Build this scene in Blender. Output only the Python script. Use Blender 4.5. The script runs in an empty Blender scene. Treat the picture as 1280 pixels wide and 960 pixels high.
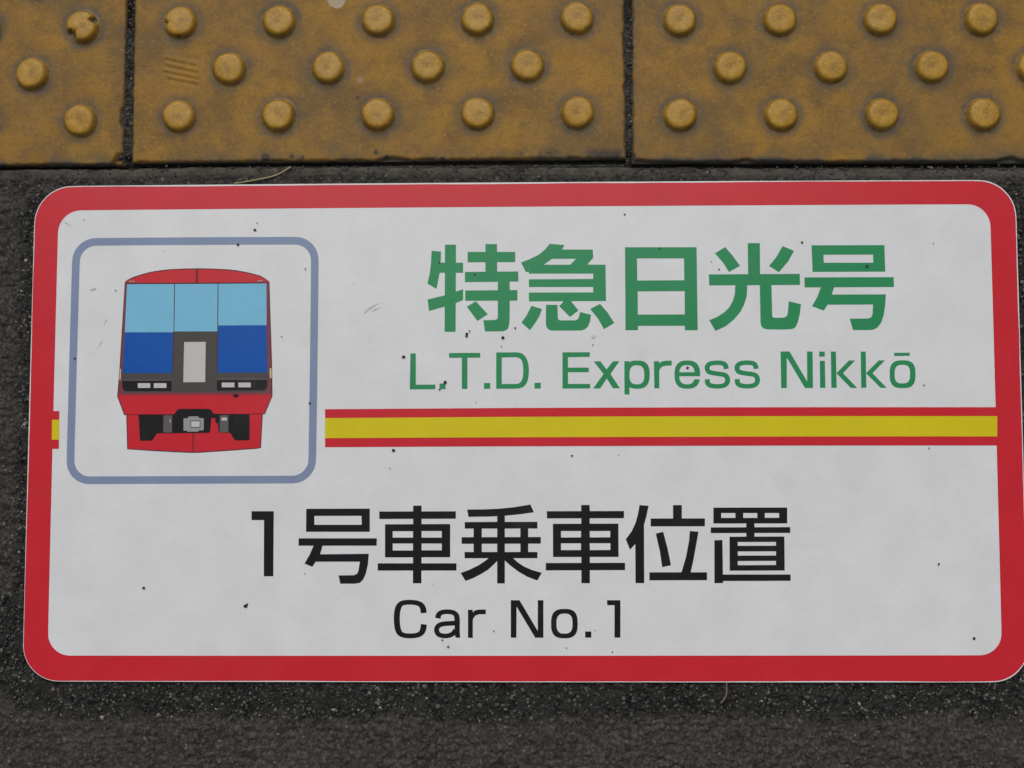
import bpy, bmesh, math, random
import numpy as np
from mathutils import Vector, Euler
from mathutils.geometry import delaunay_2d_cdt

random.seed(7)
R = math.radians
S = bpy.context.scene
COL = S.collection

# ------------------------------------------------------------------ camera
CAM_LOC = Vector((0.00725901, -0.0207105, 0.72697381))
CAM_ROT = Euler((0.06607566, 0.01826812, -0.00196796), 'XYZ')
FPX = 1500.0                                  # focal length in pixels of a 1280 x 960 picture
cd = bpy.data.cameras.new('camera')
cd.sensor_fit = 'HORIZONTAL'; cd.sensor_width = 36.0; cd.lens = FPX / 1280 * 36.0
cd.clip_start = 0.01; cd.clip_end = 100.0
cam = bpy.data.objects.new('camera', cd); COL.objects.link(cam)
cam.location = CAM_LOC; cam.rotation_euler = CAM_ROT
S.camera = cam

# ------------------------------------------------------------------ light
SUN_EL, SUN_AZ = R(54), R(-7)                # azimuth from +Y (top of the picture), negative = to the left
w = bpy.data.worlds.new('World'); S.world = w; w.use_nodes = True
wn = w.node_tree.nodes; wl = w.node_tree.links
bg = wn['Background']; bg.inputs['Strength'].default_value = 0.075
sky = wn.new('ShaderNodeTexSky'); sky.sky_type = 'NISHITA'; sky.sun_disc = False
sky.sun_elevation = SUN_EL; sky.sun_rotation = SUN_AZ
sky.air_density = 1.0; sky.dust_density = 6.0; sky.ozone_density = 1.0
hs = wn.new('ShaderNodeHueSaturation'); hs.inputs['Saturation'].default_value = 0.30   # overcast
wl.new(sky.outputs['Color'], hs.inputs['Color']); wl.new(hs.outputs['Color'], bg.inputs['Color'])
sl = bpy.data.lights.new('sun', 'SUN'); sl.energy = 1.5; sl.angle = R(58); sl.color = (1.0, 0.98, 0.955)
sun = bpy.data.objects.new('sun', sl); COL.objects.link(sun)
sd = Vector((math.sin(SUN_AZ) * math.cos(SUN_EL), math.cos(SUN_AZ) * math.cos(SUN_EL), math.sin(SUN_EL)))
sun.rotation_euler = sd.to_track_quat('Z', 'Y').to_euler(); sun.location = sd * 3
vs = S.view_settings
vs.view_transform = 'Standard'; vs.look = 'None'; vs.gamma = 1.0; vs.exposure = -0.38; vs.use_curve_mapping = False

# ------------------------------------------------------------------ measuring: photo pixel -> point of the horizontal plane z
_M = np.array(CAM_ROT.to_matrix()); _C = np.array(CAM_LOC)
def P(pts, z):
    a = np.asarray(pts, float).reshape(-1, 2)
    d = np.c_[(a[:, 0] - 640) / FPX, (480 - a[:, 1]) / FPX, -np.ones(len(a))] @ _M.T
    t = (z - _C[2]) / d[:, 2]
    q = _C + d * t[:, None]; q[:, 2] = z
    return q
def P1(x, y, z): return P([(x, y)], z)[0]
PX = 0.727 / FPX                              # about one photo pixel, in metres

# ------------------------------------------------------------------ noise for geometry
def _hash(ix, iy, seed):
    h = (ix.astype(np.int64) * 374761393 + iy.astype(np.int64) * 668265263 + seed * 1442695041) & 0xffffffff
    h = ((h ^ (h >> 13)) * 1274126177) & 0xffffffff
    h = ((h ^ (h >> 16)) * 2246822519) & 0xffffffff
    return ((h ^ (h >> 15)) & 0xffffff) / float(0xffffff)
def vnoise(x, y, size, seed=0, octaves=1):
    out = 0; amp = 1.0; tot = 0
    for o in range(octaves):
        u, v = x / size, y / size
        i, j = np.floor(u), np.floor(v); fx, fy = u - i, v - j
        fx = fx * fx * (3 - 2 * fx); fy = fy * fy * (3 - 2 * fy)
        s = seed + o * 17
        a = _hash(i, j, s); b = _hash(i + 1, j, s); c = _hash(i, j + 1, s); d = _hash(i + 1, j + 1, s)
        out = out + amp * ((a * (1 - fx) + b * fx) * (1 - fy) + (c * (1 - fx) + d * fx) * fy)
        tot += amp; amp *= 0.5; size = size * 0.5
    return out / tot
def cells(x, y, size, seed=0):
    """nearest jittered cell centre: (distance in cell sizes, F2-F1, random value of the stone)"""
    u, v = x / size, y / size
    i0, j0 = np.floor(u), np.floor(v)
    f1 = np.full(x.shape, 9.0); f2 = np.full(x.shape, 9.0); rid = np.zeros(x.shape)
    for di in (-1, 0, 1):
        for dj in (-1, 0, 1):
            i, j = i0 + di, j0 + dj
            cx = i + 0.1 + 0.8 * _hash(i, j, seed); cy = j + 0.1 + 0.8 * _hash(i, j, seed + 5)
            rr = _hash(i, j, seed + 9)
            st = 0.65 + 0.7 * _hash(i, j, seed + 12)
            dx, dy = u - cx, v - cy
            d = np.sqrt((dx * st) ** 2 + (dy / st) ** 2)
            near = d < f1
            f2 = np.where(near, f1, np.minimum(f2, d)); rid = np.where(near, rr, rid); f1 = np.where(near, d, f1)
    return f1, f2 - f1, rid
def smooth(a, b, x):
    t = np.clip((x - a) / (b - a), 0, 1); return t * t * (3 - 2 * t)

# ------------------------------------------------------------------ object helpers
def link(name, me, mat=None, parent=None):
    o = bpy.data.objects.new(name, me); COL.objects.link(o)
    if mat: me.materials.append(mat)
    if parent: o.parent = parent
    return o
def tag(o, label=None, cat=None, group=None, kind=None):
    if label: o['label'] = label
    if cat: o['category'] = cat
    if group: o['group'] = group
    if kind: o['kind'] = kind
    return o
def np_mesh(name, verts, quads, smooth_shade=True):
    me = bpy.data.meshes.new(name)
    me.from_pydata([tuple(v) for v in verts], [], [tuple(q) for q in quads])
    if smooth_shade: me.polygons.foreach_set('use_smooth', [True] * len(me.polygons))
    me.update(); return me
def grid_mesh(name, X, Y, Z, keep=None, attrs=None, extra=None):
    """a fine sheet from 2-D arrays (rows x columns); keep = which quads stay; extra = (verts, quads) appended"""
    ny, nx = X.shape
    idx = np.arange(nx * ny).reshape(ny, nx)
    q = np.stack([idx[:-1, :-1], idx[:-1, 1:], idx[1:, 1:], idx[1:, :-1]], -1).reshape(-1, 4)
    if keep is not None: q = q[keep.reshape(-1)]
    v = np.stack([X, Y, Z], -1).reshape(-1, 3)
    used = np.zeros(len(v), bool); used[q.reshape(-1)] = True
    remap = np.cumsum(used) - 1
    v = v[used]; q = remap[q]
    at = {k: a.reshape(-1)[used] for k, a in (attrs or {}).items()}
    if extra:
        ev = np.asarray(extra[0], float); eq = np.asarray(extra[1]) + len(v)
        v = np.r_[v, ev]; q = np.r_[q, eq]
        at = {k: np.r_[a, np.full(len(ev), extra[2].get(k, 0.0))] for k, a in at.items()}
    me = bpy.data.meshes.new(name)
    me.vertices.add(len(v)); me.vertices.foreach_set('co', v.astype(np.float32).reshape(-1))
    me.loops.add(len(q) * 4); me.loops.foreach_set('vertex_index', q.astype(np.int32).reshape(-1))
    me.polygons.add(len(q)); me.polygons.foreach_set('loop_start', np.arange(0, len(q) * 4, 4, dtype=np.int32))
    me.polygons.foreach_set('use_smooth', np.ones(len(q), bool))
    me.update(calc_edges=True); me.validate()
    for k, a in at.items():
        t = me.attributes.new(k, 'FLOAT', 'POINT'); t.data.foreach_set('value', a.astype(np.float32))
    return me

# ------------------------------------------------------------------ materials
class NT:
    def __init__(s, name):
        s.m = bpy.data.materials.new(name); s.m.use_nodes = True
        s.t = s.m.node_tree; s.b = s.t.nodes['Principled BSDF']; s.out = s.t.nodes['Material Output']
        s.tc = s.t.nodes.new('ShaderNodeTexCoord')
        s.co = s.tc.outputs['Object']
    def n(s, typ, **kw):
        n = s.t.nodes.new(typ)
        for k, v in kw.items(): setattr(n, k, v)
        return n
    def l(s, a, b): s.t.links.new(a, b)
    def noise(s, scale, detail=3, rough=0.55, co=None, dist=0.0):
        n = s.n('ShaderNodeTexNoise'); n.inputs['Scale'].default_value = scale
        n.inputs['Detail'].default_value = detail; n.inputs['Roughness'].default_value = rough
        n.inputs['Distortion'].default_value = dist
        s.l(co or s.co, n.inputs['Vector']); return n.outputs['Fac']
    def voro(s, scale, out='Distance'):
        n = s.n('ShaderNodeTexVoronoi'); n.inputs['Scale'].default_value = scale
        s.l(s.co, n.inputs['Vector']); return n.outputs[out]
    def ramp(s, fac, lo, hi):
        n = s.n('ShaderNodeMapRange'); n.clamp = True
        n.inputs['From Min'].default_value = lo; n.inputs['From Max'].default_value = hi
        s.l(fac, n.inputs['Value']); return n.outputs['Result']
    def math(s, op, a, b=None):
        n = s.n('ShaderNodeMath', operation=op)
        for i, v in enumerate((a, b)):
            if v is None: continue
            if isinstance(v, (int, float)): n.inputs[i].default_value = v
            else: s.l(v, n.inputs[i])
        return n.outputs[0]
    def mix(s, fac, a, b, mode='MIX'):
        n = s.n('ShaderNodeMix', data_type='RGBA', blend_type=mode)
        for i, v in ((0, fac), (6, a), (7, b)):
            if isinstance(v, (int, float)): n.inputs[i].default_value = v
            elif isinstance(v, tuple): n.inputs[i].default_value = v if len(v) == 4 else v + (1,)
            else: s.l(v, n.inputs[i])
        return n.outputs[2]
    def attr(s, name):
        n = s.n('ShaderNodeAttribute', attribute_name=name); return n.outputs['Fac']
    def bump(s, h, strength, dist, prev=None):
        n = s.n('ShaderNodeBump'); n.inputs['Strength'].default_value = strength; n.inputs['Distance'].default_value = dist
        s.l(h, n.inputs['Height'])
        if prev: s.l(prev, n.inputs['Normal'])
        return n.outputs['Normal']
    def done(s, color, rough, normal=None, spec=0.5):
        for key, v in (('Base Color', color), ('Roughness', rough)):
            if isinstance(v, (int, float)): s.b.inputs[key].default_value = v
            elif isinstance(v, tuple): s.b.inputs[key].default_value = v + (1,)
            else: s.l(v, s.b.inputs[key])
        s.b.inputs['Specular IOR Level'].default_value = spec
        if normal: s.l(normal, s.b.inputs['Normal'])
        return s.m

def ink(name, c, grime_shade=0.5, spec=0.29):
    """print under a worn, slightly pebbled clear film: faint mottling, smudges of dust, uneven gloss"""
    t = NT(name)
    mott = t.noise(38, 4, 0.6)
    fine = t.noise(420, 3, 0.6)
    col = t.mix(t.ramp(mott, 0.35, 0.7), tuple(x * 0.96 for x in c), tuple(min(1, x * 1.03) for x in c))
    col = t.mix(t.math('MULTIPLY', t.ramp(fine, 0.35, 0.75), 0.12), col, tuple(x * 0.7 + 0.02 for x in c))
    smudge = t.math('MULTIPLY', t.ramp(t.noise(16, 6, 0.7, dist=0.6), 0.54, 0.78), grime_shade * 0.42)
    col = t.mix(smudge, col, (0.33, 0.30, 0.25))
    scuff = t.n('ShaderNodeMapping'); scuff.inputs['Scale'].default_value = (30, 160, 60); scuff.inputs['Rotation'].default_value = (0, 0, 0.6)
    t.l(t.co, scuff.inputs['Vector'])
    sc = t.math('MULTIPLY', t.ramp(t.noise(1.0, 5, 0.75, co=scuff.outputs[0]), 0.66, 0.82), grime_shade * 0.22)
    col = t.mix(sc, col, (0.36, 0.34, 0.30))
    speck = t.math('MULTIPLY', t.ramp(t.voro(260), 0.10, 0.04), t.ramp(t.noise(55, 2), 0.52, 0.62))
    col = t.mix(t.math('MULTIPLY', speck, grime_shade * 0.45), col, (0.12, 0.10, 0.07))
    rough = t.math('ADD', t.math('MULTIPLY', t.noise(60, 4), 0.12), 0.17)
    nb = t.bump(t.noise(900, 2), 0.10, 0.0002)
    nb = t.bump(t.noise(14, 3), 0.12, 0.002, nb)
    return t.done(col, rough, nb, spec)

M = {
    'white': ink('sign_white', (0.795, 0.81, 0.825), 0.22),
    'red': ink('sign_red', (0.65, 0.023, 0.037), 0.12),
    'green': ink('sign_green', (0.026, 0.29, 0.110), 0.15),
    'yellow': ink('sign_yellow', (0.73, 0.61, 0.012), 0.10),
    'frame_blue': ink('frame_blue', (0.24, 0.31, 0.46), 0.2),
    'black': ink('sign_black', (0.011, 0.0105, 0.0125), 0.2),
    'sky_blue': ink('pane_sky_blue', (0.21, 0.56, 0.79), 0.4),
    'deep_blue': ink('panel_deep_blue', (0.001, 0.095, 0.45), 0.10),
    'grey': ink('train_grey', (0.080, 0.074, 0.070), 0.2),
    'light_grey': ink('train_light_grey', (0.62, 0.61, 0.60), 0.6),
    'mid_grey': ink('coupler_grey', (0.36, 0.35, 0.345), 0.4),
    'box_grey': ink('box_grey', (0.135, 0.12, 0.125), 0.4),
    'outline': ink('outline_dark', (0.09, 0.025, 0.035), 0.2),
    'seam': ink('seam_dark_red', (0.20, 0.012, 0.018), 0.2),
    'surround': ink('surround_maroon', (0.22, 0.055, 0.075), 0.2),
    'cream': ink('marker_cream', (0.62, 0.57, 0.36), 0.3),
}
t = NT('dirt_spot'); M['dirt'] = t.done(t.mix(t.noise(300), (0.015, 0.012, 0.010), (0.07, 0.045, 0.03)), 0.9, None, 0.2)
t = NT('smear'); M['smear'] = t.done(t.mix(t.noise(500, 3), (0.63, 0.615, 0.585), (0.74, 0.73, 0.705)), 0.8, None, 0.2)

# asphalt: dark bitumen, stones of many tones, a cleaner blacker gritty band round the sign
t = NT('asphalt')
tone, tar = t.attr('tone'), t.attr('tar')
dusty = t.mix(t.ramp(t.noise(45, 5, 0.65), 0.3, 0.72), (0.038, 0.036, 0.031), (0.094, 0.088, 0.077))
dusty = t.mix(t.math('MULTIPLY', t.ramp(tone, 0.35, 0.85), 0.75), dusty, (0.130, 0.123, 0.108))
dusty = t.mix(t.ramp(t.noise(620, 4, 0.7), 0.56, 0.44), dusty, t.mix(1.0, dusty, (0.50, 0.50, 0.50), 'MULTIPLY'))
black = t.mix(t.ramp(tone, 0.30, 0.80), (0.0065, 0.0063, 0.006), (0.034, 0.033, 0.031))
black = t.mix(t.ramp(tone, 0.91, 0.97), black, (0.20, 0.195, 0.18))
col = t.mix(tar, dusty, black)
col = t.mix(t.ramp(tone, 0.975, 0.985), col, (0.26, 0.235, 0.19))
rg = t.mix(tar, (0.85, 0.85, 0.85), (0.72, 0.72, 0.72))
M['asphalt'] = t.done(col, rg, t.bump(t.noise(900, 5, 0.7), 0.9, 0.0009), 0.22)

t = NT('mortar')
c = t.mix(t.ramp(t.noise(70, 5, 0.65), 0.35, 0.68), (0.056, 0.050, 0.042), (0.118, 0.106, 0.090))
strk = t.n('ShaderNodeMapping'); strk.inputs['Scale'].default_value = (14, 260, 60); t.l(t.co, strk.inputs['Vector'])
c = t.mix(t.math('MULTIPLY', t.ramp(t.noise(1, 4, 0.65, co=strk.outputs[0]), 0.5, 0.75), 0.7), c, (0.026, 0.024, 0.022))
c = t.mix(t.math('MULTIPLY', t.ramp(t.voro(420), 0.25, 0.12), t.ramp(t.noise(120), 0.55, 0.65)), c, (0.013, 0.013, 0.013))
M['mortar'] = t.done(c, 0.85, t.bump(t.noise(900, 4, 0.7), 0.5, 0.0005), 0.25)

def tile_material(name, seed, top):
    t = NT(name)
    mp = t.n('ShaderNodeMapping'); mp.inputs['Location'].default_value = (seed, seed * 0.7, 0)
    t.l(t.tc.outputs['Object'], mp.inputs['Vector']); t.co = mp.outputs[0]
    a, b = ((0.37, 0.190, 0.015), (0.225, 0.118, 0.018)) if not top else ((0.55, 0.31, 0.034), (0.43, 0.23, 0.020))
    c = t.mix(t.ramp(t.noise(30, 5, 0.62, dist=0.4), 0.40, 0.60), a, b)
    c = t.mix(t.math('MULTIPLY', t.ramp(t.noise(75, 6, 0.7), 0.46, 0.68), 0.66), c, (0.150, 0.088, 0.026))
    c = t.mix(t.math('MULTIPLY', t.ramp(t.noise(17, 4, 0.6), 0.50, 0.66), 0.6), c, (0.43, 0.215, 0.013))
    c = t.mix(t.math('MULTIPLY', t.ramp(t.noise(1100, 3, 0.7), 0.40, 0.72), 0.45), c, (0.135, 0.080, 0.022))
    c = t.mix(t.math('MULTIPLY', t.ramp(t.noise(330, 5, 0.75), 0.52, 0.68), 0.50), c, (0.115, 0.068, 0.022))
    c = t.mix(t.math('MULTIPLY', t.ramp(t.noise(480, 4, 0.7), 0.56, 0.70), 0.50), c, (0.52, 0.33, 0.08))
    c = t.mix(t.math('MULTIPLY', t.ramp(t.voro(190), 0.085, 0.035), t.ramp(t.noise(40), 0.47, 0.52)), c, (0.030, 0.022, 0.016))
    c = t.mix(t.math('MULTIPLY', t.ramp(t.voro(97), 0.032, 0.02), 0.9), c, (0.5, 0.46, 0.40))
    gr = t.attr('grime_shade')  # dirt on the slabs; on the studs it also paints side shade
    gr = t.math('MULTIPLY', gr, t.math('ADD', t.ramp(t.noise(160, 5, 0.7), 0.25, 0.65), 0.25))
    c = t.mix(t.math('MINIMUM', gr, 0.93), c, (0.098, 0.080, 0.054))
    c = t.mix(t.attr('blackening'), c, (0.030, 0.029, 0.027))
    c = t.mix(t.attr('flake'), c, (0.43, 0.36, 0.25))
    nb = t.bump(t.noise(1400, 4, 0.7), 0.12 if top else 0.32, 0.0005)
    nb = t.bump(t.noise(260, 4, 0.65), 0.10 if top else 0.28, 0.0009, nb)
    return t.done(c, t.math('ADD', t.math('MULTIPLY', t.noise(90), 0.2), 0.46 if not top else 0.26), nb, 0.33 if not top else 0.30)
M['tile'] = [tile_material('tile_ochre', s, False) for s in (0.0, 3.1, 7.7)]
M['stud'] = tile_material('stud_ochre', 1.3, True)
t = NT('grit')
gi = t.n('ShaderNodeNewGeometry').outputs['Random Per Island']
c = t.mix(t.math('POWER', gi, 2.2), (0.012, 0.0118, 0.0113), (0.15, 0.145, 0.13))
c = t.mix(t.ramp(gi, 0.985, 0.99), c, (0.40, 0.37, 0.30))
M['grit'] = t.done(c, 0.6, t.bump(t.noise(1800, 3), 0.4, 0.0004), 0.4)
t = NT('straw'); M['straw'] = t.done(t.mix(t.noise(400), (0.34, 0.27, 0.13), (0.50, 0.42, 0.24)), 0.6)
t = NT('stalk'); M['stalk'] = t.done(t.mix(t.noise(600), (0.10, 0.075, 0.055), (0.26, 0.21, 0.16)), 0.8)

# ------------------------------------------------------------------ measured lines
ZS = 0.0020                                   # upper face of the sign
ZT = 0.0030                                   # upper face of the tiles
OUTER = [(44.1, 232.9), (1269.1, 224.8), (1286.9, 852.9), (27.8, 851.8)]
def rrect(q, r, bow=(0, 0, 0, 0), n=10):
    """rounded quadrilateral (clockwise in the picture); bow lifts the middle of an edge outwards"""
    q = [np.array(p, float) for p in q]; out = []
    for i in range(4):
        p0, p, p2 = q[i - 1], q[i], q[(i + 1) % 4]
        a = (p0 - p) / np.linalg.norm(p0 - p); b = (p2 - p) / np.linalg.norm(p2 - p)
        k = 0.5523
        A, B = p + a * r, p + b * r
        for j in range(n + 1):
            u = j / n
            out.append((1-u)**3*A + 3*(1-u)**2*u*(A - a*r*k) + 3*(1-u)*u*u*(B - b*r*k) + u**3*B)
        L = np.linalg.norm(p2 - p); nrm = np.array([b[1], -b[0]])
        for j in range(1, 60):
            s = r + (L - 2 * r) * j / 60; tt = s / L
            out.append(p + b * s + nrm * bow[i] * 4 * tt * (1 - tt))
    return np.array(out)

# ------------------------------------------------------------------ ground
def sign_dist(X, Y):
    """signed distance outside the sign's rounded rectangle, in metres"""
    qx = np.abs(X) - 0.300 + 0.022; qy = np.abs(Y) - 0.1505 + 0.022
    return np.hypot(np.maximum(qx, 0), np.maximum(qy, 0)) + np.minimum(np.maximum(qx, qy), 0) - 0.022
# the three tiles: bottom-left stud of the third visible row, direction, margins
def tile_frame(p0, p1, npitch):
    a, b = P1(*p0, ZT), P1(*p1, ZT)
    d = b - a; return a, math.atan2(d[1], d[0]), np.linalg.norm(d) / npitch
tm_o, tm_a, pitch = tile_frame((224.5, 146), (722, 141.5), 4)
tr_o, tr_a, _ = tile_frame((850, 144.3), (1225, 143.7), 3)
tl_last = P1(101, 151.5, ZT); tl_a = tm_a - R(0.25)
tl_o = tl_last - np.array([math.cos(tl_a), math.sin(tl_a), 0]) * pitch * 4
ROWP = 0.0296
MARG = 0.0297
TILES = [  # origin (first stud of the lowest row), angle, left margin, right margin, bottom margin
    (tl_o, tl_a, MARG, 0.0272, 0.0278, 'left'), (tm_o, tm_a, MARG, MARG, 0.0288, 'middle'), (tr_o, tr_a, 0.0294, MARG, 0.0295, 'right')]
def tile_local(X, Y, T):
    c, s = math.cos(T[1]), math.sin(T[1]); dx, dy = X - T[0][0], Y - T[0][1]
    return dx * c + dy * s, -dx * s + dy * c
def tile_box(T): return -T[2], 4 * pitch + T[3], -T[4], 8 * ROWP + MARG

def ground():
    g = 0.00072
    xs = np.arange(-0.345, 0.352, g); ys = np.arange(-0.262, 0.250, g)
    X, Y = np.meshgrid(xs, ys)
    d1, e1, r1 = cells(X, Y, 0.0040, 3); d2, e2, r2 = cells(X + 0.003, Y, 0.0014, 21)
    sd_ = sign_dist(X, Y)
    below = Y < -0.10
    reach = np.where(below, 0.0215, 0.0085) + (vnoise(X, Y, 0.016, 5, 3) - 0.5) * np.where(below, 0.012, 0.010)
    tar = smooth(0.0034, -0.0034, sd_ - reach) * 0.95
    joint = Y > 0.153
    tar = np.where(Y > 0.145, 0.30, tar)
    grit = np.sqrt(np.maximum(0, 1 - (d2 / 0.75) ** 2)); stone = np.sqrt(np.maximum(0, 1 - (d1 / 0.72) ** 2))
    Z = (vnoise(X, Y, 0.020, 1, 4) - 0.5) * 0.0017 + (vnoise(X, Y, 0.0040, 7, 4) - 0.5) * 0.0022
    Z += stone * (0.0003 + 0.0012 * r1) * (1.0 - 0.5 * tar) + grit * (0.00015 + 0.0006 * r2) * (0.40 + 0.60 * tar)
    Z -= np.where(tar < 0.5, smooth(0.20, 0.0, e1) * 0.0006 * smooth(0.30, 0.6, vnoise(X, Y, 0.007, 77, 2)), 0)
    Z -= 0.0006 * tar + 0.0004
    Z = np.where(sd_ < 0.003, np.minimum(Z, 0.0006), Z)
    # groove along the lower edge of each tile
    for T in TILES:
        u, v = tile_local(X, Y, T); x0, x1, y0, y1 = tile_box(T)
        inx = (u > x0 - 0.004) & (u < x1 + 0.004)
        dd = y0 - v
        Z = np.where(inx & (dd > -0.004) & (dd < 0.0022), np.minimum(Z, -0.0045), Z)
    jn = np.zeros(Y.shape, bool)
    for T in TILES: jn |= tile_local(X, Y, T)[1] > tile_box(T)[2] + 0.001
    jn &= Y > 0.15; Z = np.where(jn, Z * 0.8 + 0.0010, Z)
    tone = np.where(r2 > 0.5 + 0.3 * (1 - tar), r2, 0.55 * r1 + 0.45 * vnoise(X, Y, 0.002, 31, 2))
    tone = np.where(grit < 0.2, tone * 0.5, tone)
    tone = np.where((tar < 0.5) & (e1 < 0.12), tone * 0.6, tone)
    Xc = (X[:-1, :-1] + X[1:, 1:]) / 2; Yc = (Y[:-1, :-1] + Y[1:, 1:]) / 2
    keep = sign_dist(Xc, Yc) > -0.006
    for T in TILES:
        u, v = tile_local(Xc, Yc, T); x0, x1, y0, y1 = tile_box(T)
        keep &= ~((u > x0 + 0.004) & (u < x1 - 0.004) & (v > y0 + 0.004) & (v < y1 - 0.004))
    ev, eq = [], []
    def quad(x0, x1, y0, y1, z):
        k = len(ev); ev.extend([(x0, y0, z), (x1, y0, z), (x1, y1, z), (x0, y1, z)]); eq.append((k, k+1, k+2, k+3))
    quad(-0.295, 0.295, -0.146, 0.146, -0.003)                         # under the sign
    quad(-0.8, 1.0, 0.2495, 1.5, -0.006)                               # under the tiles and beyond
    quad(-2.5, 2.5, -2.5, -0.2615, -0.0008)
    quad(-2.5, -0.3445, -0.2615, 0.2495, -0.0008); quad(0.3515, 2.5, -0.2615, 0.2495, -0.0008)
    quad(-2.5, -0.8, 0.2495, 2.5, -0.0008); quad(1.0, 2.5, 0.2495, 2.5, -0.0008); quad(-0.8, 1.0, 1.5, 2.5, -0.0008)
    me = grid_mesh('asphalt', X, Y, Z, keep, {'tone': tone, 'tar': tar}, (ev, eq, {'tone': 0.4, 'tar': 0.0}))
    tag(link('asphalt', me, M['asphalt']), kind='structure')
ground()

def mortar():
    g = 0.0007
    xs = np.arange(-0.345, 0.352, g); vv = np.linspace(0, 0.0105, 18)
    # lower edges of the tiles as a polyline
    top = P([(-60, 209.5), (150, 209.0), (172, 207.5), (480, 206), (640, 205.5), (780, 205.8), (800, 207.5), (1280, 208.5), (1400, 208.5)], 0)
    ytop = np.interp(xs, top[:, 0], top[:, 1])
    ytop = ytop - 0.0009 * vnoise(xs, xs * 0, 0.006, 2, 3) * 1.6
    X = np.repeat(xs[None], len(vv), 0); V = np.repeat(vv[:, None], len(xs), 1)
    Y = ytop[None] - V
    prof = np.interp(V, [0, 0.0007, 0.0025, 0.0056, 0.0075, 0.0105], [-0.004, -0.0002, 0.0007, 0.0006, -0.0002, -0.0030])
    Z = prof + (vnoise(X, Y, 0.012, 61, 4) - 0.5) * 0.0016 + (vnoise(X, Y, 0.0022, 63, 2) - 0.5) * 0.0005
    d, e, r = cells(X, Y, 0.0024, 71)
    Z += np.where(r > 0.86, np.sqrt(np.maximum(0, 1 - (d / 0.5) ** 2)) * 0.0006, 0) - np.where(r < 0.12, np.maximum(0, 1 - d / 0.4) * 0.0012, 0)
    Z = np.minimum(Z, 0.0014)
    me = grid_mesh('mortar_strip', X, Y, Z)
    me.flip_normals()
    tag(link('mortar_strip', me, M['mortar']), kind='structure')
mortar()

# ------------------------------------------------------------------ tactile tiles
def stud_mesh(seed, bite=None):
    n = 56
    prof = [(0.0121, 0.00002), (0.0112, 0.00012), (0.0106, 0.0004), (0.0102, 0.0009), (0.00975, 0.0017), (0.0093, 0.0026),
            (0.0088, 0.0034), (0.0084, 0.00382), (0.0079, 0.00412), (0.0072, 0.00428), (0.0055, 0.00434), (0.0035, 0.00435), (0.0016, 0.00435)]
    V = []; A = []; B = []
    rs = np.random.RandomState(seed)
    ph = rs.rand(4) * 6.28
    for k, (r, z) in enumerate(prof):
        for i in range(n):
            th = 2 * math.pi * i / n
            rr = r * (1 + 0.012 * math.sin(2 * th + ph[0]) + 0.008 * math.sin(3 * th + ph[1]) + 0.004 * math.sin(7 * th + ph[2]))
            x, y = rr * math.cos(th), rr * math.sin(th)
            zz = z
            if k > 2:
                zz += (vnoise(np.array([x + seed]), np.array([y]), 0.004, seed, 2)[0] - 0.5) * 0.0004 * (z / 0.0043)
                zz += 0.0002 * (x / 0.008 * math.cos(ph[3]) + y / 0.008 * math.sin(ph[3])) * (z / 0.0043)
            if bite:
                for (bx, by, br) in bite:
                    dd = math.hypot(x - bx, y - by)
                    if dd < br: zz = min(zz, max(0.0002, 0.0042 - 0.0042 * math.sqrt(1 - (dd / br) ** 2) * 1.3))
            V.append((x, y, zz)); B.append(0.8 if bite and zz < z - 0.0012 else 0.0)  # broken hollows are coloured darker
            A.append(max(0.0, 1 - z / 0.0022) * 0.45 + max(0.0, min(1, (0.0036 - z) / 0.0012)) * 0.40)  # dirt at the foot, plus side shade painted in by height
    V.append((0, 0, 0.00435)); A.append(0.0); B.append(0.0)
    F = [(k*n+i, k*n+(i+1) % n, (k+1)*n+(i+1) % n, (k+1)*n+i) for k in range(len(prof)-1) for i in range(n)]
    c = len(V) - 1; b = (len(prof)-1)*n
    F += [(b+i, b+(i+1) % n, c) for i in range(n)]
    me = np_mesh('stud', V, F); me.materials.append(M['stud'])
    at = me.attributes.new('grime_shade', 'FLOAT', 'POINT'); at.data.foreach_set('value', np.array(A, np.float32))
    at = me.attributes.new('blackening', 'FLOAT', 'POINT'); at.data.foreach_set('value', np.array(B, np.float32))
    return me
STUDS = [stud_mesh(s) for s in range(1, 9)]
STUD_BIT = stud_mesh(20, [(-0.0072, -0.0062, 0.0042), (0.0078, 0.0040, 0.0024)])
STUD_NICK = stud_mesh(37, [(-0.0095, -0.001, 0.0024), (-0.001, -0.0108, 0.0022)])

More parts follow.
